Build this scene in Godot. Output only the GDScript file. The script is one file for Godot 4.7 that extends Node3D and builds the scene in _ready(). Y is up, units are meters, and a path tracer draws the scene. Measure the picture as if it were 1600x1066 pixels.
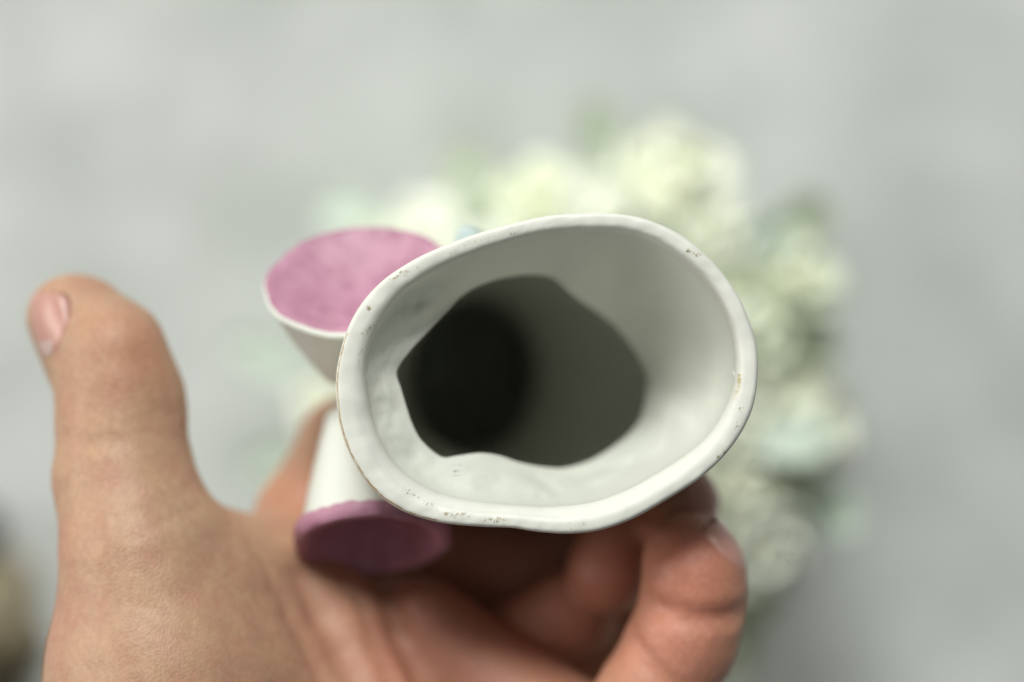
extends Node3D

# ---------------------------------------------------------------- layout
# Millimetres inside the builders, metres in the scene. The camera hangs H mm above the cloth and looks straight down;
# place(x, y, depth) gives the point that lies at that depth under the lens.
const H := 535.0
const TAN := 0.24933
const FOCUS := 321.0
const APERTURE := 0.021
const MM := 0.001

var names := {}
var rng := RandomNumberGenerator.new()


func place(x: float, y: float, d: float) -> Vector3:
	var k := 2.0 * d * TAN / 1600.0
	return Vector3((x - 800.0) * k, H - d, (y - 533.0) * k)


func numbered(called: String) -> String:
	var n: int = names.get(called, 0)
	names[called] = n + 1
	return called if n == 0 else "%s_%03d" % [called, n]


func mesh_node(called: String, mesh: Mesh, mat: Material, parent: Node3D, at := Vector3.ZERO) -> MeshInstance3D:
	var o := MeshInstance3D.new()
	o.mesh = mesh
	o.material_override = mat
	o.position = at
	o.name = numbered(called) if parent == self else called
	parent.add_child(o, true)
	return o


func thing(called: String, label: String, category: String, at := Vector3.ZERO) -> Node3D:
	var o := Node3D.new()
	o.name = numbered(called)
	o.position = at
	add_child(o, true)
	o.set_meta("label", label)
	o.set_meta("category", category)
	return o


func grain(freq: float, seed_: int, low: Color, high: Color, size := 512, kind := FastNoiseLite.TYPE_SIMPLEX_SMOOTH, octaves := 4) -> NoiseTexture2D:
	var n := FastNoiseLite.new()
	n.noise_type = kind
	n.frequency = freq
	n.seed = seed_
	n.fractal_octaves = octaves
	var t := NoiseTexture2D.new()
	t.width = size
	t.height = size
	t.seamless = true
	t.noise = n
	var g := Gradient.new()
	g.set_color(0, low)
	g.set_color(1, high)
	t.color_ramp = g
	return t


func porcelain(albedo: Color, rough: float) -> StandardMaterial3D:
	var m := StandardMaterial3D.new()
	m.albedo_color = albedo
	m.roughness = rough
	m.metallic_specular = 0.45
	m.heightmap_enabled = true
	m.heightmap_texture = grain(0.05, 11, Color(0.3, 0.3, 0.3), Color(0.7, 0.7, 0.7))
	m.heightmap_scale = 0.012
	m.uv1_triplanar = true
	m.uv1_scale = Vector3.ONE * 40.0
	return m


# ---------------------------------------------------------------- outlines and lofts
func closed_curve(pts: PackedVector2Array, n: int, centre: Vector2) -> PackedFloat32Array:
	# radius of a closed outline by angle, through a Catmull-Rom curve
	var dense := []
	var c := pts.size()
	for i in c:
		for s in 10:
			var p := pts[i].cubic_interpolate(pts[(i + 1) % c], pts[(i - 1 + c) % c], pts[(i + 2) % c], s / 10.0) - centre
			dense.append(Vector2(fposmod(p.angle(), TAU), p.length()))
	dense.sort_custom(func(a, b): return a.x < b.x)
	var out := PackedFloat32Array()
	var j := 0
	for k in n:
		var a := TAU * k / n
		while j < dense.size() and dense[j].x < a:
			j += 1
		var hi: Vector2 = dense[j % dense.size()] + (Vector2(TAU, 0) if j >= dense.size() else Vector2.ZERO)
		var lo: Vector2 = dense[j - 1] if j > 0 else dense[-1] - Vector2(TAU, 0)
		out.append(lerpf(lo.y, hi.y, clampf((a - lo.x) / maxf(hi.x - lo.x, 1e-5), 0, 1)))
	return out


func loft(rows: Array, closed := true, flip := false, cap_end := false) -> ArrayMesh:
	# rows of points in mm; uv runs round and along
	var st := SurfaceTool.new()
	st.begin(Mesh.PRIMITIVE_TRIANGLES)
	var n: int = rows[0].size()
	var cols := n + 1 if closed else n
	for r in rows.size():
		for k in cols:
			st.set_uv(Vector2(float(k) / (cols - 1), float(r) / (rows.size() - 1)))
			st.add_vertex(rows[r][k % n] * MM)
	for r in rows.size() - 1:
		for k in cols - 1:
			var a := r * cols + k
			var b := a + 1
			var c := a + cols
			var d := c + 1
			for i in ([a, b, c, b, d, c] if flip else [a, c, b, b, c, d]):
				st.add_index(i)
	if cap_end:
		var mid := Vector3.ZERO
		for p in rows[-1]:
			mid += p
		st.set_uv(Vector2(0.5, 1))
		st.add_vertex(mid / n * MM)
		var m := rows.size() * cols
		var base := (rows.size() - 1) * cols
		for k in cols - 1:
			for i in ([base + k, base + k + 1, m] if flip else [base + k, m, base + k + 1]):
				st.add_index(i)
	st.generate_normals()
	var am := st.commit()
	if closed:
		am = weld_seam(am, cols, rows.size())
	return am


func weld_seam(am: ArrayMesh, cols: int, count: int) -> ArrayMesh:
	var arr := am.surface_get_arrays(0)
	var nor: PackedVector3Array = arr[Mesh.ARRAY_NORMAL]
	for r in count:
		var s := (nor[r * cols] + nor[r * cols + cols - 1]).normalized()
		nor[r * cols] = s
		nor[r * cols + cols - 1] = s
	arr[Mesh.ARRAY_NORMAL] = nor
	var o := ArrayMesh.new()
	o.add_surface_from_arrays(Mesh.PRIMITIVE_TRIANGLES, arr)
	return o


# ---------------------------------------------------------------- the figure whose hollow base faces the lens
const N := 240
const MID := Vector2(850, 585)


func ring(rad: PackedFloat32Array, d: float, grow := 0.0, shift := Vector2.ZERO, scale_ := 1.0, lean := 0.0) -> PackedVector3Array:
	var out := PackedVector3Array()
	for k in N:
		var p := MID + shift + Vector2.from_angle(TAU * k / N) * (rad[k] * scale_ + grow)
		out.append(place(p.x, p.y, d + lean * slope(TAU * k / N)))
	return out


func slope(a: float) -> float:
	return 12.0 * cos(a) - 2.0 * sin(a)


func seg2(p: Vector2, a: Vector2, b: Vector2) -> float:
	var ab := b - a
	return p.distance_to(a + ab * clampf((p - a).dot(ab) / ab.length_squared(), 0, 1))


func oval(centre: Vector2, rx: float, ry: float, turn: float) -> PackedFloat32Array:
	var pts := PackedVector2Array()
	for k in 24:
		pts.append(centre + (Vector2.from_angle(TAU * k / 24) * Vector2(rx, ry)).rotated(turn))
	return closed_curve(pts, N, MID)


func rim_print() -> ImageTexture:
	# paint of the rim: cream body, specks of brown dirt, worn gilt line; u runs round, v from outside over the face to the inside
	var w := 2048
	var h := 128
	var im := Image.create(w, h, false, Image.FORMAT_RGB8)
	var n := FastNoiseLite.new()
	n.frequency = 0.03
	n.seed = 4
	var n2 := FastNoiseLite.new()
	n2.frequency = 0.11
	n2.seed = 9
	for y in h:
		for x in w:
			var a := n.get_noise_2d(x, y * 2.0) * 0.5 + n.get_noise_2d(x - w, y * 2.0) * 0.0
			var c := Color(0.862, 0.864, 0.822).lerp(Color(0.885, 0.882, 0.852), clampf(0.5 + a, 0, 1))
			var v := float(y) / h
			var ang := fposmod(float(x) / w * TAU, TAU)
			# worn brown gilt on the outer edge, left and lower left
			if ang > 2.2 and ang < 3.35:
				var e: float = absf(v - 0.265 - 0.02 * n.get_noise_1d(x))
				if e < 0.035 and n2.get_noise_2d(x * 0.35, y) > -0.18:
					c = c.lerp(Color(0.66, 0.54, 0.36), 0.75)
			im.set_pixel(x, y, c)
	var r := RandomNumberGenerator.new()
	r.seed = 21
	# clusters: angle, v, spread along, count, darkness
	for cl in [[Vector2(571, 481), .45, 4, 10, .95], [Vector2(628, 434), .42, 14, 26, .6], [Vector2(640, 428), .5, 12, 12, .45], [Vector2(805, 362), .55, 14, 26, .6], [Vector2(755, 378), .5, 16, 14, .4], [Vector2(715, 395), .5, 12, 10, .35],
			[Vector2(1078, 391), .5, 4, 10, .8], [Vector2(1090, 399), .42, 4, 10, .75], [Vector2(566, 515), .72, 12, 20, .75], [Vector2(560, 560), .72, 22, 16, .6], [Vector2(580, 520), .6, 6, 5, .6],
			[Vector2(640, 770), .62, 20, 22, .65], [Vector2(665, 785), .6, 16, 14, .5], [Vector2(715, 803), .5, 30, 40, .6], [Vector2(775, 812), .45, 30, 40, .65], [Vector2(900, 815), .45, 25, 14, .35], [Vector2(1163, 640), .5, 5, 7, .6], [Vector2(1150, 665), .4, 5, 6, .6],
			[Vector2(1120, 712), .35, 4, 9, .8], [Vector2(1132, 706), .3, 3, 6, .75], [Vector2(533, 560), .3, 10, 6, .5], [Vector2(1165, 620), .35, 8, 8, .3]]:
		var ang := fposmod((cl[0] - MID).angle(), TAU)
		for i in cl[3]:
			var x := int(ang / TAU * w + r.randfn(0, cl[2] * 0.55))
			var y := int(clampf(cl[1] + r.randfn(0, 0.035), 0.1, 0.9) * h)
			var rad := 1 if r.randf() < 0.75 else 2
			for dy in range(-rad * 2, rad * 2 + 1):
				for dx in range(-rad, rad + 1):
					if Vector2(dx, dy * 0.5).length() <= rad * r.randf_range(0.7, 1.1) and y + dy >= 0 and y + dy < h:
						var q := posmod(x + dx, w)
						im.set_pixel(q, y + dy, im.get_pixel(q, y + dy).lerp(Color(0.42, 0.35, 0.19), cl[4] * r.randf_range(0.1, 0.75)))
	# ochre stain at the inner edge on the right
	var n3 := FastNoiseLite.new()
	n3.frequency = 0.08
	for x in w:
		var ang := TAU * x / w
		var s: float = exp(-pow((ang - 0.02) / 0.075, 2.0))
		for y in range(int(h * 0.72), int(h * 0.86)):
			var k: float = s * clampf(0.45 + n3.get_noise_2d(x, y * 0.6), 0, 1)
			im.set_pixel(x, y, im.get_pixel(x, y).lerp(Color(0.62, 0.50, 0.22), k * 0.8))
	return ImageTexture.create_from_image(im)


func build_figure() -> void:
	var outer := closed_curve(PackedVector2Array([Vector2(930, 333), Vector2(860, 337), Vector2(800, 350), Vector2(740, 367), Vector2(680, 390), Vector2(640, 410), Vector2(600, 437), Vector2(570, 468), Vector2(548, 503), Vector2(533, 545), Vector2(525, 590), Vector2(527, 640), Vector2(536, 682), Vector2(553, 722), Vector2(576, 757), Vector2(605, 784), Vector2(640, 803), Vector2(690, 817), Vector2(750, 823), Vector2(800, 825), Vector2(840, 831), Vector2(890, 834), Vector2(940, 828), Vector2(990, 810), Vector2(1040, 782), Vector2(1090, 750), Vector2(1130, 714), Vector2(1160, 673), Vector2(1178, 630), Vector2(1184, 580), Vector2(1182, 540), Vector2(1170, 500), Vector2(1155, 465), Vector2(1130, 428), Vector2(1100, 396), Vector2(1060, 365), Vector2(1010, 343), Vector2(970, 335)]), N, MID)
	var inner := closed_curve(PackedVector2Array([Vector2(930, 363), Vector2(860, 367), Vector2(800, 380), Vector2(740, 400), Vector2(690, 422), Vector2(650, 445), Vector2(620, 470), Vector2(597, 502), Vector2(580, 537), Vector2(572, 577), Vector2(575, 622), Vector2(583, 660), Vector2(599, 700), Vector2(622, 732), Vector2(655, 757), Vector2(695, 774), Vector2(750, 785), Vector2(810, 790), Vector2(860, 792), Vector2(920, 786), Vector2(970, 770), Vector2(1020, 744), Vector2(1070, 712), Vector2(1105, 682), Vector2(1130, 645), Vector2(1145, 608), Vector2(1149, 572), Vector2(1145, 528), Vector2(1132, 488), Vector2(1110, 452), Vector2(1080, 420), Vector2(1042, 391), Vector2(1000, 371), Vector2(960, 364)]), N, MID)
	var mouth := closed_curve(PackedVector2Array([Vector2(620, 580), Vector2(640, 550), Vector2(670, 517), Vector2(698, 487), Vector2(725, 460), Vector2(760, 442), Vector2(800, 432), Vector2(835, 429), Vector2(862, 434), Vector2(882, 451), Vector2(905, 470), Vector2(935, 490), Vector2(962, 512), Vector2(985, 540), Vector2(1002, 567), Vector2(1011, 595), Vector2(1007, 625), Vector2(1002, 650), Vector2(985, 675), Vector2(955, 700), Vector2(920, 720), Vector2(880, 731), Vector2(845, 729), Vector2(810, 722), Vector2(780, 712), Vector2(750, 708), Vector2(715, 712), Vector2(690, 714), Vector2(660, 690), Vector2(645, 664), Vector2(635, 635), Vector2(627, 608)]), N, MID)
	var throat := oval(MID, 98, 122, 0.1)
	var aside := Vector2(-114, 4)
	var fig := thing("porcelain_figure", "white bisque porcelain figure held base first, its hollow oval base open to the viewer", "figurine", place(850, 585, 430) * MM)
	var off := -fig.position / MM
	var shifted := func(rows: Array) -> Array:
		var out := []
		for r in rows:
			var q := PackedVector3Array()
			for p in r:
				q.append(p + off)
			out.append(q)
		return out
	var wob := FastNoiseLite.new()
	wob.frequency = 0.012
	wob.seed = 3

	var chip := FastNoiseLite.new()
	chip.frequency = 0.035
	chip.seed = 6
	# rim: rounded outer edge, flat ground face, stepped inner edge
	var rows := []
	for s in [[0.0, 4.0, -1.5], [0.0, 1.8, 0.0], [0.0, 0.85, 0.0], [0.025, 0.38, 0.0], [0.08, 0.1, 0.0], [0.17, 0.0, 0.0], [0.34, 0.0, 0.0], [0.5, 0.05, 0.0], [0.6, 0.14, 0.25], [0.68, 0.28, 0.5], [0.78, 0.55, 0.5], [0.88, 1.1, 0.4], [0.96, 1.9, 0.2], [1.0, 2.6, 0.0]]:
		var row := PackedVector3Array()
		for k in N:
			var a := TAU * k / N
			var v := Vector2.from_angle(a)
			var bump := wob.get_noise_2d(v.x * 160, v.y * 160) * 0.35
			var rad: float = lerpf(outer[k] + minf(s[2], 0.0), inner[k], s[0])
			bump += maxf(s[2], 0.0) * clampf(v.y * 1.6 - 0.2, 0.0, 1.0)
			var p := MID + v * rad
			bump += chip.get_noise_2dv(p) * 0.14
			row.append(place(p.x, p.y, 320.6 + s[1] + bump - v.x * 0.6))
		rows.append(row)
	var rim_mat := StandardMaterial3D.new()
	rim_mat.albedo_texture = rim_print()
	rim_mat.roughness = 0.5
	rim_mat.metallic_specular = 0.45
	mesh_node("rim", loft(shifted.call(rows), true, true), rim_mat, fig)

	# inner wall: a soft pressed funnel that turns back under itself at the mouth
	var folds := [
		[Vector2(585, 556), Vector2(640, 525), 14.0, 1.8], [Vector2(640, 525), Vector2(705, 484), 12.0, 2.4], [Vector2(600, 520), Vector2(690, 462), 22.0, -1.6],
		[Vector2(835, 742), Vector2(868, 768), 8.0, 0.9], [Vector2(868, 738), Vector2(845, 772), 7.0, 0.7], [Vector2(900, 742), Vector2(990, 722), 10.0, 1.4], [Vector2(930, 765), Vector2(1050, 700), 12.0, 1.2], [Vector2(700, 735), Vector2(800, 745), 20.0, -1.2],
		[Vector2(1010, 640), Vector2(1060, 660), 24.0, -1.2], [Vector2(880, 470), Vector2(960, 500), 26.0, 1.3], [Vector2(950, 430), Vector2(1090, 500), 40.0, 1.0], [Vector2(620, 690), Vector2(660, 740), 20.0, 0.8]]
	rows = []
	var steps := 34
	for i in steps + 1:
		var t := float(i) / steps
		var row := PackedVector3Array()
		for k in N:
			var v := Vector2.from_angle(TAU * k / N)
			var rad := lerpf(inner[k], mouth[k], pow(t, 1.25))
			var p := MID + v * rad
			var fade := sin(PI * clampf(t * 1.02, 0, 1))
			var dd := wob.get_noise_2d(p.x * 0.7, p.y * 0.7) * 1.5 * fade
			for f in folds:
				var q := seg2(p, f[0], f[1])
				if q < f[2] * 2.5:
					dd += f[3] * (0.25 if p.x < 715.0 else 0.9) * exp(-pow(q / f[2], 2.0)) * minf(1.0, fade * 1.3)
			var start := 323.2 + wob.get_noise_2d(v.x * 160, v.y * 160) * 0.35 - v.x * 0.6
			row.append(place(p.x, p.y, lerpf(start, 342.0 + slope(TAU * k / N), pow(t, 0.8)) + dd))
		rows.append(row)
	for s in [[3.0, 342.7, 1.0], [9.0, 344.2, 1.0], [14.0, 347.0, 0.95], [20.0, 352.0, 0.85], [24.0, 360.0, 0.7]]:
		rows.append(ring(mouth, s[1], s[0], Vector2.ZERO, 1.0, s[2]))
	for i in range(1, 15):
		var t := i / 14.0
		var rad := PackedFloat32Array()
		for k in N:
			rad.append(lerpf(mouth[k] + 24.0, throat[k], t * t * (3 - 2 * t)))
		rows.append(ring(rad, lerpf(360, 412, pow(t, 0.8)), 0.0, aside * t * t * (3 - 2 * t), 1.0, 0.7 * (1.0 - t)))
	for s in [[3.0, 415.0], [8.0, 420.0], [10.0, 440.0], [6.0, 462.0], [-30.0, 472.0]]:
		rows.append(ring(throat, s[1], s[0], aside))
	var bare := porcelain(Color(0.835, 0.84, 0.80), 0.62)
	mesh_node("inner_wall", loft(shifted.call(rows), true, true, true), bare, fig)

	# outer wall behind the rim
	rows = []
	for s in [[1.0, 324.0, 0.0, -1.0], [0.985, 332.0, 0.02, 0], [0.965, 345.0, 0.06, 0], [0.92, 362.0, 0.15, 0], [0.86, 385.0, 0.3, 0], [0.78, 412.0, 0.55, 0], [0.68, 440.0, 0.8, 0], [0.6, 460.0, 0.95, 0], [0.5, 474.0, 1.0, 0], [0.3, 480.0, 1.0, 0]]:
		rows.append(ring(outer, s[1], s[3], Vector2(-95, 4) * s[2], s[0]))
	var glaze := porcelain(Color(0.86, 0.865, 0.83), 0.45)
	mesh_node("outer_wall", loft(shifted.call(rows), true, false, true), glaze, fig)

	# two flared cups, white outside and painted pink inside
	cup(fig, Vector3(563, 440, 343), 16.0, 12.2, Vector3(-0.06, -0.66, 0.74), 0.05, Vector3(540, 572, 352), 4.5, glaze, 31, 0.4, 2.6)
	cup(fig, Vector3(582, 850, 345), 12.6, 12.6, Vector3(0.05, 0.875, 0.48), -0.03, Vector3(550, 652, 353), 4.5, glaze, 57, 1.5, 9.5)
	# a small pale blue leaf that shows just past the rim
	var st := petal_mesh(6.0, 5.0, 1.4, 1.1)
	var blue := porcelain(Color(0.76, 0.81, 0.82), 0.5)
	var leaf := mesh_node("leaf_tip", st, blue, fig, place(718, 402, 352) * MM - fig.position)
	leaf.rotation_degrees = Vector3(-20, 40, 15)


func cup(fig: Node3D, at: Vector3, a: float, b: float, facing: Vector3, turn: float, root: Vector3, root_r: float, glaze: Material, seed_: int, lip: float, deep: float) -> void:
	# facing: x right, y down the picture, z to the lens
	var c := place(at.x, at.y, at.z)
	var e := place(root.x, root.y, root.z)
	var n := Vector3(facing.x, facing.z, facing.y).normalized()
	var u := (Vector3.RIGHT - n * n.x).normalized().rotated(n, turn)
	var v := n.cross(u).normalized()
	var off := -fig.position / MM
	var M := 96
	var noise := FastNoiseLite.new()
	noise.seed = seed_
	noise.frequency = 0.9
	var edge := func(k: int, grow: float, lift: float) -> Vector3:
		var th := TAU * k / M
		var w := 1.0 + 0.035 * noise.get_noise_2d(cos(th) * 1.5, sin(th) * 1.5) + 0.003 * sin(th * 26.0)
		return c + off + (u * cos(th) * (a * w + grow) + v * sin(th) * (b * w + grow)) + n * lift
	# shell from the lip to the root on the body
	var rows := []
	rows.append(range(M).map(func(k): return edge.call(k, -0.9, -0.15)))
	rows.append(range(M).map(func(k): return edge.call(k, -0.45, 0.25)))
	rows.append(range(M).map(func(k): return edge.call(k, 0.1, 0.2)))
	rows.append(range(M).map(func(k): return edge.call(k, 0.35, -0.4)))
	var axis := (e - c)
	for i in range(1, 15):
		var t := i / 14.0
		var row := []
		for k in M:
			var th := TAU * k / M
			var full: Vector3 = edge.call(k, 0.35 - 1.0 * t, -0.4)
			var bulge := 1.0 - pow(t, 1.5)
			var mid := c + off - n * (7.0 * t * (1 - t) * 4.0 * 0.12) + axis * t
			var from_mid := full - (c + off)
			var small := (u * cos(th) + v * sin(th)) * root_r
			row.append(mid + from_mid.lerp(small, t) * (1.0 + 0.03 * sin(PI * t)) * lerpf(1.0, 0.98, bulge))
		rows.append(row)
	var body := mesh_node("flared_cup", loft(rows, true, true), glaze, fig)
	# the paint runs over the lip in small scallops
	var over := []
	for i in 5:
		var t := i / 4.0
		over.append(range(M).map(func(k):
			var th: float = TAU * k / M
			var far: float = lip * (1.0 + 0.22 * absf(sin(th * 15.0)) + 0.25 * noise.get_noise_2d(cos(th) * 3.0, sin(th) * 3.0))
			var p: Vector3 = edge.call(k, 0.12 if i == 0 else 0.42, 0.3 if i == 0 else -0.3)
			return p + axis.normalized() * far * t + (p - c - off).normalized() * 0.35 * (1.0 - t * 0.2) * minf(1.0, t * 4.0)))
	# painted inside: a shallow hollow
	rows = []
	for i in 15:
		var t := i / 14.0
		rows.append(range(M).map(func(k):
			var inset: float = lerpf(-0.55, 0.3, 0.5 + 0.5 * sin(TAU * k / M)) + 0.12 * noise.get_noise_1d(k * 0.9) if lip <= 0.5 else -0.1
			var p: Vector3 = edge.call(k, (0.5 if lip > 0.5 else inset) if i == 0 else inset - 0.1, (-0.1 if lip > 0.5 else 0.22) if i == 0 else 0.36)
			var ctr := c + off
			return ctr + (p - ctr) * (1.0 - maxf(0.0, t - 1.0 / 14.0) * 1.06) + n * (0.0 - deep * sin(maxf(0.0, t - 2.0 / 14.0) * PI / 2.0 * 14.0 / 12.0) + 0.25 * noise.get_noise_3dv((p - ctr) * (1 - t) * 0.25))))
	var paint := StandardMaterial3D.new()
	paint.albedo_color = Color.WHITE
	paint.albedo_texture = grain(0.012, seed_, Color(0.61, 0.40, 0.49), Color(0.77, 0.575, 0.655), 512, FastNoiseLite.TYPE_SIMPLEX_SMOOTH, 5)
	paint.uv1_triplanar = true
	paint.uv1_scale = Vector3.ONE * 26.0
	paint.roughness = 0.5
	if lip > 0.5:
		mesh_node("pink_lip", loft(over, true, true), paint, body)
	mesh_node("pink_lining", loft(rows, true, true, true), paint, body)


# ---------------------------------------------------------------- the hand
# bones: two joints in mm with radii, in groups: 0 palm, 1 thumb, 2 index, 3 middle, 4 ring, 5 little
var bones := []
var grooves := []
var tints := []


func bone(g: int, a: Vector3, b: Vector3, ra: float, rb: float) -> void:
	var pa := place(a.x, a.y, a.z)
	var pb := place(b.x, b.y, b.z)
	bones.append([g, pa, pb - pa, 1.0 / maxf((pb - pa).length_squared(), 1e-6), ra, rb - ra])


func groove(a: Vector3, b: Vector3, width: float, depth: float) -> void:
	var pa := place(a.x, a.y, a.z)
	var pb := place(b.x, b.y, b.z)
	grooves.append([pa, pb - pa, 1.0 / maxf((pb - pa).length_squared(), 1e-6), width, depth])


func crease(pts: Array, width: float, depth: float) -> void:
	var on := []
	for p in pts:
		var d := 300.0
		for i in 60:
			var f := field(place(p.x, p.y, d), bones)
			d += f
			if f < 0.02:
				break
		on.append(Vector3(p.x, p.y, d))
	for i in on.size() - 1:
		if on[i].z < 390 and on[i + 1].z < 390:
			groove(on[i], on[i + 1], width, depth)


func smin(a: float, b: float, k: float) -> float:
	var h := maxf(k - absf(a - b), 0.0) / k
	return minf(a, b) - h * h * k * 0.25


func field(p: Vector3, list: Array) -> float:
	var d0 := 99.0
	var f := [99.0, 99.0, 99.0, 99.0, 99.0, 99.0]
	for b in list:
		var q: Vector3 = p - b[1]
		var t := clampf(q.dot(b[2]) * b[3], 0.0, 1.0)
		var d: float = (q - b[2] * t).length() - b[4] - b[5] * t
		var g: int = b[0]
		if g == 0:
			d0 = smin(d0, d, 12.0)
		else:
			f[g] = smin(f[g], d, 4.0 if g == 1 else (0.7 if g == 4 else 3.0))
	var best := d0
	for g in range(1, 6):
		if f[g] < 90.0:
			best = minf(best, smin(f[g], d0, 4.0))
	return best


func dents(p: Vector3) -> float:
	var s := 0.0
	for g in grooves:
		var q: Vector3 = p - g[0]
		var t := clampf(q.dot(g[1]) * g[2], 0.0, 1.0)
		var d: float = (q - g[1] * t).length_squared() / (g[3] * g[3])
		if d < 6.0:
			s += g[4] * exp(-d)
	return s


func near_bones(c: Vector3, reach: float, from: Array) -> Array:
	var out := []
	for b in from:
		var q: Vector3 = c - b[1]
		var t := clampf(q.dot(b[2]) * b[3], 0.0, 1.0)
		if (q - b[2] * t).length() - b[4] - b[5] * t < reach:
			out.append(b)
	return out


func skin_mesh(cell: float) -> ArrayMesh:
	var lo := Vector3.INF
	var hi := -Vector3.INF
	for b in bones:
		for e in [b[1], b[1] + b[2]]:
			var r: float = maxf(b[4], b[4] + b[5]) + 4.0
			lo = lo.min(e - Vector3.ONE * r)
			hi = hi.max(e + Vector3.ONE * r)
	var B := 4
	var bs := cell * B
	var nb := ((hi - lo) / bs).ceil()
	var nx := int(nb.x) * B + 1
	var nz := int(nb.z) * B + 1
	var vals := {}
	var verts := PackedVector3Array()
	var at := {}
	var lists := {}
	var cells := []
	var half := bs * 0.87
	var big := bs * 4.0
	# coarse boxes of 4 x 4 x 4 blocks first, then blocks
	for Z in range(0, int(nb.z), 4):
		for Y in range(0, int(nb.y), 4):
			for X in range(0, int(nb.x), 4):
				var cc := lo + Vector3(X + 2, Y + 2, Z + 2) * bs
				var some := near_bones(cc, big * 0.87 + 14.0, bones)
				if some.is_empty() or absf(field(cc, some)) > big * 0.87 + 12.0:
					continue
				for bz in range(Z, mini(Z + 4, int(nb.z))):
					for by in range(Y, mini(Y + 4, int(nb.y))):
						for bx in range(X, mini(X + 4, int(nb.x))):
							var c := lo + Vector3(bx + 0.5, by + 0.5, bz + 0.5) * bs
							var l := near_bones(c, half + 13.0, some)
							if l.is_empty() or absf(field(c, l)) > half * 1.15:
								continue
							for k in B + 1:
								for j in B + 1:
									for i in B + 1:
										var id := ((bz * B + k) * 4096 + by * B + j) * 4096 + bx * B + i
										if not vals.has(id):
											vals[id] = field(lo + Vector3(bx * B + i, by * B + j, bz * B + k) * cell, l)
							for k in B:
								for j in B:
									for i in B:
										cells.append(((bz * B + k) * 4096 + by * B + j) * 4096 + bx * B + i)
							lists[Vector3i(bx, by, bz)] = l
	var SX := 1
	var SY := 4096
	var SZ := 4096 * 4096
	var corner := [0, SX, SY, SX + SY, SZ, SX + SZ, SY + SZ, SX + SY + SZ]
	var cpos := [Vector3(0, 0, 0), Vector3(1, 0, 0), Vector3(0, 1, 0), Vector3(1, 1, 0), Vector3(0, 0, 1), Vector3(1, 0, 1), Vector3(0, 1, 1), Vector3(1, 1, 1)]
	var edges := [[0, 1], [2, 3], [4, 5], [6, 7], [0, 2], [1, 3], [4, 6], [5, 7], [0, 4], [1, 5], [2, 6], [3, 7]]
	var v := PackedFloat32Array()
	v.resize(8)
	var vl := []
	for id in cells:
		var inside := 0
		for i in 8:
			v[i] = vals[id + corner[i]]
			if v[i] < 0:
				inside += 1
		if inside == 0 or inside == 8:
			continue
		var sum := Vector3.ZERO
		var n := 0
		for e in edges:
			var a: float = v[e[0]]
			var b: float = v[e[1]]
			if (a < 0) != (b < 0):
				sum += (cpos[e[0]] as Vector3).lerp(cpos[e[1]], a / (a - b))
				n += 1
		var ix: int = id % 4096
		var iy: int = (id / 4096) % 4096
		var iz: int = id / SZ
		at[id] = verts.size()
		verts.append(lo + (Vector3(ix, iy, iz) + sum / n) * cell)
		vl.append(lists[Vector3i(ix / B, iy / B, iz / B)])
	var idx := PackedInt32Array()
	for id in at:
		var base: float = vals[id]
		for ax in 3:
			var s: int = [SX, SY, SZ][ax]
			var other: float = vals[id + s]
			if (base < 0) == (other < 0):
				continue
			var s1: int = [SY, SZ, SX][ax]
			var s2: int = [SZ, SX, SY][ax]
			if not (at.has(id - s1) and at.has(id - s2) and at.has(id - s1 - s2)):
				continue
			var q := [at[id], at[id - s1], at[id - s1 - s2], at[id - s2]]
			for i in ([0, 2, 1, 0, 3, 2] if base < 0 else [0, 1, 2, 0, 2, 3]):
				idx.append(q[i])
	# settle every vertex on the surface, press the creases in, take the normals from the field
	var nor := PackedVector3Array()
	nor.resize(verts.size())
	var col := PackedColorArray()
	col.resize(verts.size())
	var mott := FastNoiseLite.new()
	mott.frequency = 0.12
	mott.seed = 5
	var fine := FastNoiseLite.new()
	fine.frequency = 0.35
	fine.seed = 8
	for i in verts.size():
		var l: Array = vl[i]
		var p := verts[i]
		for pass_ in 2:
			var g := grad(p, l)
			p -= g * clampf(field(p, l) + dents(p) + 0.22 * mott.get_noise_3dv(p) + 0.04 * fine.get_noise_3dv(p * 2.0), -1.5, 1.5)
		verts[i] = p
	for i in verts.size():
		nor[i] = Vector3.ZERO
	for t in range(0, idx.size(), 3):
		var fn := (verts[idx[t + 2]] - verts[idx[t]]).cross(verts[idx[t + 1]] - verts[idx[t]])
		for k in 3:
			nor[idx[t + k]] += fn
	for i in verts.size():
		nor[i] = nor[i].normalized()
		col[i] = skin_colour(verts[i], mott.get_noise_3dv(verts[i] * 1.1) + 0.3 * fine.get_noise_3dv(verts[i]))
		verts[i] *= MM
	var arr := []
	arr.resize(Mesh.ARRAY_MAX)
	arr[Mesh.ARRAY_VERTEX] = verts
	arr[Mesh.ARRAY_NORMAL] = nor
	arr[Mesh.ARRAY_COLOR] = col
	arr[Mesh.ARRAY_INDEX] = idx
	var am := ArrayMesh.new()
	am.add_surface_from_arrays(Mesh.PRIMITIVE_TRIANGLES, arr)
	return am


func grad(p: Vector3, l: Array) -> Vector3:
	var e := 0.25
	var f0 := field(p, l)
	return Vector3(field(p + Vector3(e, 0, 0), l) - f0, field(p + Vector3(0, e, 0), l) - f0, field(p + Vector3(0, 0, e), l) - f0).normalized()


func tint(a: Vector3, r: float, c: Color, amount: float) -> void:
	tints.append([place(a.x, a.y, a.z), r, c, amount])


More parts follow.
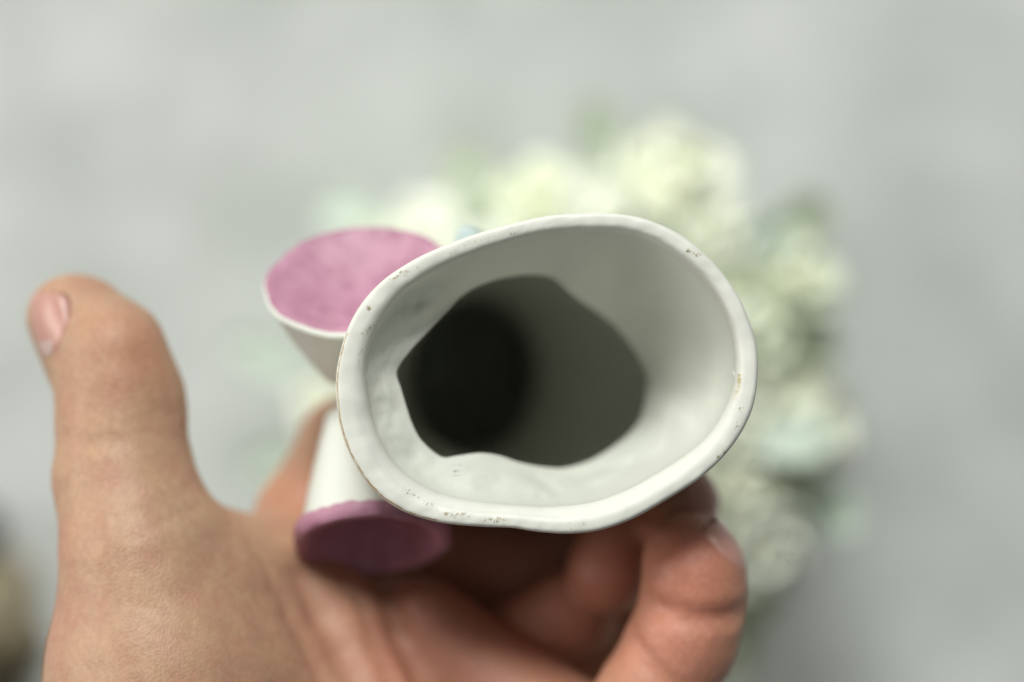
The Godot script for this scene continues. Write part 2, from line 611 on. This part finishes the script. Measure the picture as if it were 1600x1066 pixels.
func skin_colour(p: Vector3, m: float) -> Color:
	var c := Color(0.54, 0.335, 0.22).lerp(Color(0.60, 0.38, 0.235) if m > 0 else Color(0.52, 0.265, 0.185), clampf(absf(m) * 1.1, 0, 0.8))
	for t in tints:
		var d: float = p.distance_to(t[0]) / t[1]
		if d < 2.2:
			c = c.lerp(t[2], t[3] * exp(-d * d))
	return c


func build_hand() -> void:
	# palm, ball of the thumb, wrist and forearm
	bone(0, Vector3(218, 862, 338), Vector3(262, 1070, 340), 12.2, 17.6)
	bone(0, Vector3(262, 1070, 340), Vector3(330, 1290, 352), 17.6, 18.0)
	bone(0, Vector3(290, 868, 344), Vector3(440, 880, 356), 7.0, 7.0)
	bone(0, Vector3(330, 970, 351), Vector3(455, 925, 362), 12.0, 9.0)
	bone(0, Vector3(400, 1090, 352), Vector3(510, 990, 364), 16.0, 10.0)
	bone(0, Vector3(470, 1220, 352), Vector3(560, 1060, 363), 16.0, 11.0)
	bone(0, Vector3(400, 1200, 360), Vector3(180, 1560, 385), 18.0, 20.0)
	bone(0, Vector3(330, 1200, 362), Vector3(110, 1540, 385), 16.0, 19.0)
	bone(0, Vector3(160, 1550, 385), Vector3(-300, 2350, 405), 21.0, 31.0)
	# thumb
	bone(1, Vector3(222, 890, 338), Vector3(194, 745, 342), 12.0, 10.9)
	bone(1, Vector3(194, 745, 342), Vector3(188, 620, 344), 10.9, 9.5)
	bone(1, Vector3(188, 620, 344), Vector3(168, 548, 346), 9.6, 8.5)
	bone(1, Vector3(166, 548, 346), Vector3(132, 503, 347), 8.3, 7.2)
	bone(1, Vector3(136, 558, 348), Vector3(107, 496, 349), 6.8, 6.9)
	bone(1, Vector3(184, 548, 341), Vector3(190, 650, 343), 7.2, 9.2)
	# index, going behind the figure
	bone(2, Vector3(445, 900, 362), Vector3(478, 806, 368), 9.6, 8.4)
	bone(2, Vector3(478, 806, 368), Vector3(536, 690, 377), 8.4, 7.6)
	bone(2, Vector3(536, 690, 377), Vector3(548, 668, 394), 7.6, 6.4)
	# middle
	bone(3, Vector3(520, 880, 376), Vector3(660, 850, 377), 9.5, 9.0)
	bone(3, Vector3(660, 850, 377), Vector3(800, 890, 377), 9.0, 8.8)
	bone(3, Vector3(800, 890, 377), Vector3(960, 850, 376), 8.4, 8.0)
	bone(3, Vector3(960, 850, 376), Vector3(1054, 796, 357), 8.0, 7.0)
	bone(3, Vector3(1054, 796, 357), Vector3(1066, 784, 353), 6.8, 6.2)
	# ring
	bone(4, Vector3(560, 1000, 370), Vector3(770, 1060, 368), 9.3, 8.8)
	bone(4, Vector3(790, 1065, 367), Vector3(960, 1040, 370), 8.8, 8.4)
	bone(4, Vector3(768, 1036, 367), Vector3(896, 964, 365), 8.5, 8.5)
	bone(4, Vector3(952, 896, 360), Vector3(966, 835, 362), 7.5, 7.2)
	bone(3, Vector3(560, 940, 376), Vector3(760, 990, 377), 8.6, 8.0)
	bone(4, Vector3(880, 1030, 376), Vector3(1010, 1000, 374), 7.6, 7.0)
	bone(3, Vector3(930, 965, 373), Vector3(1010, 960, 370), 6.5, 6.0)
	# little finger, nearest the lens
	bone(5, Vector3(650, 984, 360), Vector3(780, 1078, 358), 9.8, 9.8)
	bone(5, Vector3(780, 1078, 358), Vector3(950, 1180, 348), 9.8, 9.2)
	bone(5, Vector3(560, 1010, 366), Vector3(650, 990, 362), 9.0, 9.0)
	bone(0, Vector3(520, 985, 359), Vector3(590, 1110, 350), 8.0, 9.5)
	bone(5, Vector3(960, 1180, 343), Vector3(1062, 1010, 342), 9.2, 8.8)
	bone(5, Vector3(1066, 1000, 342), Vector3(1082, 965, 341), 8.4, 8.2)
	bone(5, Vector3(1084, 925, 341), Vector3(1084, 895, 341), 8.3, 8.1)
	bone(5, Vector3(1084, 895, 341), Vector3(1073, 866, 343), 7.9, 6.8)
	# creases, laid on the skin that the picture places them on
	crease([Vector2(1012, 940), Vector2(1045, 958), Vector2(1090, 968), Vector2(1135, 965), Vector2(1162, 955)], 1.5, 1.7)
	crease([Vector2(1050, 972), Vector2(1100, 980), Vector2(1140, 976)], 0.9, 0.35)
	crease([Vector2(985, 990), Vector2(1010, 1035), Vector2(1050, 1075)], 1.5, 0.9)
	crease([Vector2(472, 900), Vector2(500, 960), Vector2(535, 1020), Vector2(560, 1080)], 2.0, 1.1)
	crease([Vector2(560, 935), Vector2(590, 1000), Vector2(610, 1075)], 1.4, 0.5)
	crease([Vector2(602, 915), Vector2(625, 985), Vector2(662, 1070)], 2.0, 2.4)
	crease([Vector2(395, 850), Vector2(450, 960), Vector2(510, 1080)], 1.2, 0.3)
	crease([Vector2(205, 835), Vector2(260, 810), Vector2(312, 792)], 1.1, 0.35)
	crease([Vector2(185, 815), Vector2(240, 795), Vector2(300, 765)], 1.0, 0.35)
	crease([Vector2(105, 612), Vector2(150, 618), Vector2(190, 606)], 0.8, 0.22)
	crease([Vector2(105, 632), Vector2(150, 640), Vector2(205, 625)], 0.9, 0.2)
	crease([Vector2(100, 690), Vector2(140, 698), Vector2(190, 690)], 0.9, 0.25)
	crease([Vector2(240, 640), Vector2(275, 650)], 1.0, 0.3)
	for i in 30:
		var x := rng.randf_range(110, 430)
		var y := rng.randf_range(850, 1070)
		var w := rng.randf_range(18, 55)
		crease([Vector2(x, y), Vector2(x + w * 0.5, y + rng.randf_range(0, 12)), Vector2(x + w, y + rng.randf_range(2, 22))], 0.8, rng.randf_range(0.06, 0.16))
	# redder pads and joints, yellower back of the thumb
	tint(Vector3(1075, 860, 333), 8.0, Color(0.56, 0.19, 0.135), 0.85)
	tint(Vector3(1090, 930, 333), 6.0, Color(0.54, 0.25, 0.16), 0.5)
	tint(Vector3(215, 560, 338), 6.0, Color(0.56, 0.25, 0.15), 0.6)
	tint(Vector3(140, 640, 338), 4.0, Color(0.55, 0.27, 0.18), 0.5)
	tint(Vector3(80, 850, 332), 4.0, Color(0.55, 0.24, 0.18), 0.6)
	tint(Vector3(85, 980, 332), 5.0, Color(0.55, 0.25, 0.19), 0.5)
	tint(Vector3(470, 780, 360), 9.0, Color(0.58, 0.25, 0.16), 0.7)
	tint(Vector3(1080, 780, 362), 9.0, Color(0.56, 0.21, 0.15), 0.8)
	tint(Vector3(690, 990, 342), 14.0, Color(0.52, 0.22, 0.15), 0.7)
	tint(Vector3(860, 960, 352), 12.0, Color(0.50, 0.20, 0.14), 0.7)
	tint(Vector3(950, 870, 352), 9.0, Color(0.50, 0.20, 0.14), 0.7)
	tint(Vector3(740, 880, 362), 12.0, Color(0.50, 0.20, 0.14), 0.7)
	tint(Vector3(300, 800, 330), 6.0, Color(0.46, 0.33, 0.22), 0.45)
	tint(Vector3(480, 980, 343), 9.0, Color(0.52, 0.26, 0.18), 0.5)
	for q in [Vector3(640, 1000, 342), Vector3(720, 1060, 341), Vector3(850, 960, 358), Vector3(940, 890, 352), Vector3(1010, 1040, 335), Vector3(1080, 1010, 333), Vector3(1090, 880, 333)]:
		tint(q, 13.0, Color(0.57, 0.225, 0.155), 0.55)
	var m := StandardMaterial3D.new()
	m.vertex_color_use_as_albedo = true
	m.albedo_texture = grain(0.02, 14, Color(0.90, 0.87, 0.85), Color(1, 1, 1))
	m.roughness = 0.52
	m.metallic_specular = 0.45
	m.subsurf_scatter_enabled = true
	m.subsurf_scatter_strength = 0.13
	m.heightmap_enabled = true
	m.heightmap_texture = grain(0.06, 17, Color(0.2, 0.2, 0.2), Color(0.8, 0.8, 0.8), 512, FastNoiseLite.TYPE_CELLULAR, 3)
	m.heightmap_scale = 0.014
	m.uv1_triplanar = true
	m.uv1_scale = Vector3.ONE * 60.0
	var hand := mesh_node("hand", skin_mesh(1.2), m, self)
	hand.set_meta("label", "left hand held palm up, fingers curled round the porcelain figure, thumb pointing up")
	hand.set_meta("category", "hand")
	var nm := StandardMaterial3D.new()
	nm.albedo_color = Color(0.77, 0.565, 0.515)
	nm.roughness = 0.34
	nm.metallic_specular = 0.5
	nm.subsurf_scatter_enabled = true
	nm.subsurf_scatter_strength = 0.08
	nail(hand, "thumbnail", Vector2(69, 504), Vector2(-0.20, -0.97), Vector3(-0.80, 0.12, 0.60), 12.0, 9.6, nm, true)
	nail(hand, "fingernail", Vector2(1141, 843), Vector2(-0.42, -0.90), Vector3(0.93, -0.30, 0.22), 10.5, 9.0, nm, false)
	nail(hand, "fingernail", Vector2(1106, 770), Vector2(-0.20, -0.97), Vector3(0.85, -0.20, 0.45), 9.5, 8.0, nm, false)


func settle(p: Vector3, out: float) -> Vector3:
	for i in 3:
		p -= grad(p, bones) * (field(p, bones) - out)
	return p


func nail(hand: Node3D, called: String, spot: Vector2, along: Vector2, up: Vector3, length: float, width: float, m: Material, moon: bool) -> void:
	# a thin plate bedded in the skin, straight along its length and curved across
	var d := 310.0
	for i in 60:
		d += field(place(spot.x, spot.y, d), bones) * 0.9
	var c := place(spot.x, spot.y, minf(d, 372.0))
	c = settle(c, 0.0)
	var n := Vector3(up.x, up.z, up.y).normalized()
	var l := Vector3(along.x, 0, along.y)
	l = (l - n * n.dot(l)).normalized()
	var s := l.cross(n).normalized()
	var grid := func(out: float, t0: float, t1: float, side: float) -> Array:
		var rows := []
		for i in 19:
			var t := lerpf(t0, t1, i / 18.0)
			var wide := width * 0.5 * side * sqrt(clampf(1.0 - pow(absf(t * 2.0 - 1.0), 6.0 if t > 0.5 else 3.0), 0.03, 1))
			var row := PackedVector3Array()
			for j in 15:
				var x := (j / 7.0 - 1.0) * wide
				var flat := c + s * x + l * (t - 0.5) * length - n * (x * x / (width * 1.15)) + n * 0.3
				var bed := settle(flat, 0.12)
				row.append(flat.lerp(bed, 0.72) + n * (out - 0.38 * pow(absf(j / 7.0 - 1.0), 8.0) - 0.5 * pow(1.0 - t, 8.0)))
			rows.append(row)
		return rows
	var top: Array = grid.call(0.36, 0.0, 1.0, 1.0)
	var low: Array = grid.call(-1.1, 0.0, 1.0, 0.96)
	var sheet := []
	for i in 19:
		var row := PackedVector3Array()
		row.append_array(top[i])
		var back: PackedVector3Array = low[i].duplicate()
		back.reverse()
		row.append_array(back)
		sheet.append(row)
	var o := mesh_node(called, loft(sheet, true, false), m, hand)
	if moon:
		var pale := StandardMaterial3D.new()
		pale.albedo_color = Color(0.79, 0.68, 0.65)
		pale.roughness = 0.3
		mesh_node("lunula", loft(grid.call(0.40, 0.04, 0.24, 0.66), false, false), pale, o)


# ---------------------------------------------------------------- porcelain flowers on the cloth
func petal_mesh(length: float, width: float, cup_: float, thick: float) -> ArrayMesh:
	# a bent, cupped petal with a rounded, slightly waved edge; it starts at the origin and grows along +x, up is +y
	var rows := []
	var R := 10
	for i in R + 1:
		var t := float(i) / R
		var wide := width * 0.5 * (0.25 + 0.75 * sin(PI * minf(0.5, t * 0.62) ) * 1.0) * sqrt(clampf(1.0 - pow(maxf(0.0, t - 0.55) / 0.46, 2.6), 0.02, 1.0)) * 1.15
		var row := PackedVector3Array()
		var under := PackedVector3Array()
		for j in 9:
			var x := (j / 4.0 - 1.0)
			var y := cup_ * (x * x * 0.9 + pow(t, 1.7) * 1.2) - cup_ * 0.9 * pow(maxf(0.0, t - 0.75) * 4.0, 2.0) * 0.6 + 0.5 * sin(x * 5.0 + t * 4.0) * t
			row.append(Vector3(t * length, y + thick * 0.5, x * wide))
			under.append(Vector3(t * length, y - thick * 0.5, x * wide * 0.96))
		under.reverse()
		row.append_array(under)
		rows.append(row)
	return loft(rows, true, true, true)


func build_flowers() -> void:
	var base := place(880, 620, H)
	var bunch := thing("flower_bunch", "out-of-focus mound of cream porcelain flowers and pale green leaves on the cloth behind the figure", "flowers", base * MM)
	var cream := []
	for c in [Color(0.945, 0.957, 0.89), Color(0.93, 0.95, 0.865), Color(0.955, 0.965, 0.915), Color(0.92, 0.945, 0.845)]:
		cream.append(porcelain(c, 0.4))
	var hearts := [porcelain(Color(0.93, 0.94, 0.82), 0.5), porcelain(Color(0.94, 0.95, 0.88), 0.5), porcelain(Color(0.91, 0.93, 0.80), 0.5)]
	var greens := [porcelain(Color(0.72, 0.76, 0.67), 0.45), porcelain(Color(0.56, 0.63, 0.50), 0.45), porcelain(Color(0.80, 0.85, 0.79), 0.45)]
	# the mound that carries them
	var rows := []
	for i in 12:
		var t := i / 11.0
		var row := PackedVector3Array()
		for k in 48:
			var a := TAU * k / 48
			var w := 1.0 + 0.06 * sin(a * 3.0 + 1.0) + 0.05 * sin(a * 5.0)
			var r := cos(t * PI * 0.49) * w
			row.append(Vector3(cos(a) * 55.0 * r, sin(t * PI * 0.5) * 26.0, sin(a) * 57.0 * r))
		rows.append(row)
	mesh_node("mound", loft(rows, true, true, true), porcelain(Color(0.60, 0.65, 0.52), 0.5), bunch)
	var outer_petal := petal_mesh(12.5, 19.0, 3.0, 1.4)
	var inner_petal := petal_mesh(8.5, 13.0, 3.0, 1.3)
	var bud := SphereMesh.new()
	bud.radius = 7.2 * MM
	bud.height = 10.5 * MM
	bud.radial_segments = 20
	bud.rings = 10
	var leaf := petal_mesh(19.0, 11.0, 1.6, 1.1)
	# picture place, depth under the lens, size
	var spots := [
		[1050, 288, 466, 1.2], [845, 318, 474, 0.9], [668, 362, 484, 0.8], [945, 330, 466, 0.9], [1110, 360, 462, 0.85], [1238, 440, 468, 0.95], [1160, 500, 460, 0.95], [1245, 545, 474, 0.8],
		[1250, 665, 466, 1.05], [1150, 640, 460, 0.9], [1170, 745, 464, 0.9], [1190, 845, 468, 0.95], [1110, 750, 464, 0.9], [1165, 945, 486, 0.7], [1140, 1030, 494, 0.65], [1060, 920, 476, 1.0], [930, 930, 474, 1.1],
		[590, 420, 486, 0.8], [512, 640, 497, 0.7], [560, 770, 488, 0.9], [680, 880, 482, 1.0], [800, 950, 480, 1.0], [760, 430, 470, 1.0], [640, 560, 472, 1.1], [650, 700, 472, 1.1]]
	for s in spots:
		var at := place(s[0], s[1], s[2]) - base
		var f := mesh_node("flower", bud, hearts[rng.randi() % 3], bunch, at * MM)
		var tilt := Vector3(at.x, 0, at.z)
		var lean := clampf(tilt.length() / 70.0, 0, 1) * 0.85
		f.basis = Basis(Vector3.UP.cross(tilt.normalized()).normalized(), lean) * Basis(Vector3.UP, rng.randf() * TAU) if tilt.length() > 1 else Basis()
		f.scale = Vector3.ONE * (s[3] as float)
		var m: Material = cream[rng.randi() % 4]
		for k in 5:
			var p := mesh_node("petal", outer_petal, m, f)
			p.rotation = Vector3(rng.randf_range(-0.12, 0.12), TAU * k / 5 + rng.randf_range(-0.12, 0.12), rng.randf_range(0.05, 0.35))
			p.position.y = -0.0032
		for k in 3:
			var p := mesh_node("petal", inner_petal, m, f)
			p.rotation = Vector3(rng.randf_range(-0.15, 0.15), TAU * k / 3 + 0.4 + rng.randf_range(-0.2, 0.2), rng.randf_range(0.4, 0.75))
			p.position.y = -0.0015
	for s in [[945, 285, 488, 1.7, 0], [755, 345, 484, 1.9, 0], [615, 360, 503, 2.8, 2], [1165, 340, 484, -0.6, 1], [1207, 570, 468, 1.3, 1], [1200, 610, 472, 2.2, 0],
			[1225, 770, 482, -0.4, 2], [1120, 830, 474, 0.6, 2], [480, 580, 505, 2.8, 2], [490, 690, 505, 3.6, 2], [1130, 440, 464, 0.9, 2], [1190, 400, 474, 0.8, 0], [1130, 560, 458, 2.6, 2], [1165, 700, 458, 0.1, 2]]:
		var at := place(s[0], s[1], s[2]) - base
		var o := mesh_node("leaf", leaf, greens[s[4]], bunch, at * MM)
		o.rotation = Vector3(rng.randf_range(-0.4, 0.4), s[3], rng.randf_range(-0.35, 0.15))


# ---------------------------------------------------------------- ornament at the left edge
func build_ornament() -> void:
	var at := place(-35, 985, H)
	var o := thing("ornament", "mottled beige-brown ornament with a dark knob, cut off by the left edge", "ornament", at * MM)
	var m := StandardMaterial3D.new()
	m.albedo_texture = grain(0.014, 41, Color(0.42, 0.36, 0.26), Color(0.78, 0.74, 0.64), 512, FastNoiseLite.TYPE_SIMPLEX_SMOOTH, 3)
	m.uv1_triplanar = true
	m.uv1_scale = Vector3.ONE * 14.0
	m.roughness = 0.5
	var n := FastNoiseLite.new()
	n.frequency = 0.06
	n.seed = 2
	var rows := []
	for i in 16:
		var t := i / 15.0
		var row := PackedVector3Array()
		for k in 64:
			var a := TAU * k / 54
			var r := cos(t * PI * 0.49) * (1.0 + 0.05 * sin(a * 7.0))
			var p := Vector3(cos(a) * 17.0 * r, sin(t * PI * 0.5) * 24.0, sin(a) * 22.0 * r)
			row.append(p * (1.0 + 0.22 * n.get_noise_3dv(p)))
		rows.append(row)
	mesh_node("body", loft(rows, true, true, true), m, o)
	var dark := StandardMaterial3D.new()
	dark.albedo_color = Color(0.24, 0.23, 0.23)
	dark.roughness = 0.4
	rows = []
	for s in [[6.0, 0.0], [7.0, 4.0], [4.5, 8.0], [6.5, 13.0], [7.0, 17.0], [4.5, 21.0], [0.8, 22.5]]:
		var row := PackedVector3Array()
		for k in 32:
			row.append(Vector3(cos(TAU * k / 32) * s[0], s[1], -27.0 + sin(TAU * k / 32) * s[0]))
		rows.append(row)
	mesh_node("knob", loft(rows, true, true, true), dark, o)


func area(from: Vector3, to: Vector3, size: Vector2, colour: Color, energy: float) -> void:
	var l := AreaLight3D.new()
	l.area_size = size
	l.light_color = colour
	l.light_energy = energy
	l.shadow_enabled = true
	l.area_range = 6.0
	add_child(l)
	l.look_at_from_position(from, to, Vector3.UP)


func _ready() -> void:
	rng.seed = 12
	# camera
	var cam := Camera3D.new()
	var lens := CameraAttributesPhysical.new()
	add_child(cam)
	lens.frustum_near = 0.01
	lens.frustum_far = 12.0
	lens.frustum_focal_length = 50.0
	lens.frustum_focus_distance = FOCUS * MM
	lens.exposure_aperture = 0.050 / APERTURE
	cam.attributes = lens
	cam.keep_aspect = Camera3D.KEEP_HEIGHT
	cam.position = Vector3(0, H * MM, 0)
	cam.rotation_degrees = Vector3(-90, 0, 0)
	cam.fov = rad_to_deg(2.0 * atan(TAN * 682.0 / 1024.0))
	cam.near = 0.01
	cam.far = 12.0
	cam.current = true
	print("fov ", cam.fov, " far ", cam.far)
	# light: a pale room, a broad window beyond the top of the picture, a weaker one behind the photographer's left
	var env := Environment.new()
	env.background_mode = Environment.BG_COLOR
	env.background_color = Color(0.31, 0.32, 0.32)
	env.background_energy_multiplier = 1.0
	env.tonemap_mode = Environment.TONE_MAPPER_LINEAR
	env.tonemap_exposure = 1.18
	env.sdfgi_enabled = true
	env.ssao_enabled = true
	env.ssil_enabled = true
	var we := WorldEnvironment.new()
	we.environment = env
	add_child(we)
	area(Vector3(-0.25, 1.85, -1.65), Vector3(0, 0.15, 0), Vector2(1.1, 0.7), Color(0.99, 1.0, 0.985), 5.2)
	area(Vector3(-2.2, 1.15, -0.35), Vector3(0, 0.15, 0), Vector2(0.9, 0.9), Color(1.0, 0.99, 0.96), 2.3)

	# the cloth
	var cloth := StandardMaterial3D.new()
	cloth.albedo_texture = grain(0.006, 77, Color(0.70, 0.715, 0.70), Color(0.815, 0.825, 0.815), 1024, FastNoiseLite.TYPE_SIMPLEX_SMOOTH, 5)
	cloth.uv1_triplanar = true
	cloth.uv1_scale = Vector3.ONE * 3.0
	cloth.roughness = 0.9
	var plane := PlaneMesh.new()
	plane.size = Vector2(3, 3)
	var g := mesh_node("backdrop_cloth", plane, cloth, self)
	g.set_meta("kind", "structure")
	g.set_meta("label", "pale grey backdrop cloth under everything")
	build_figure()
	var t0 := Time.get_ticks_msec()
	build_hand()
	print("hand ms ", Time.get_ticks_msec() - t0)
	build_flowers()
	build_ornament()
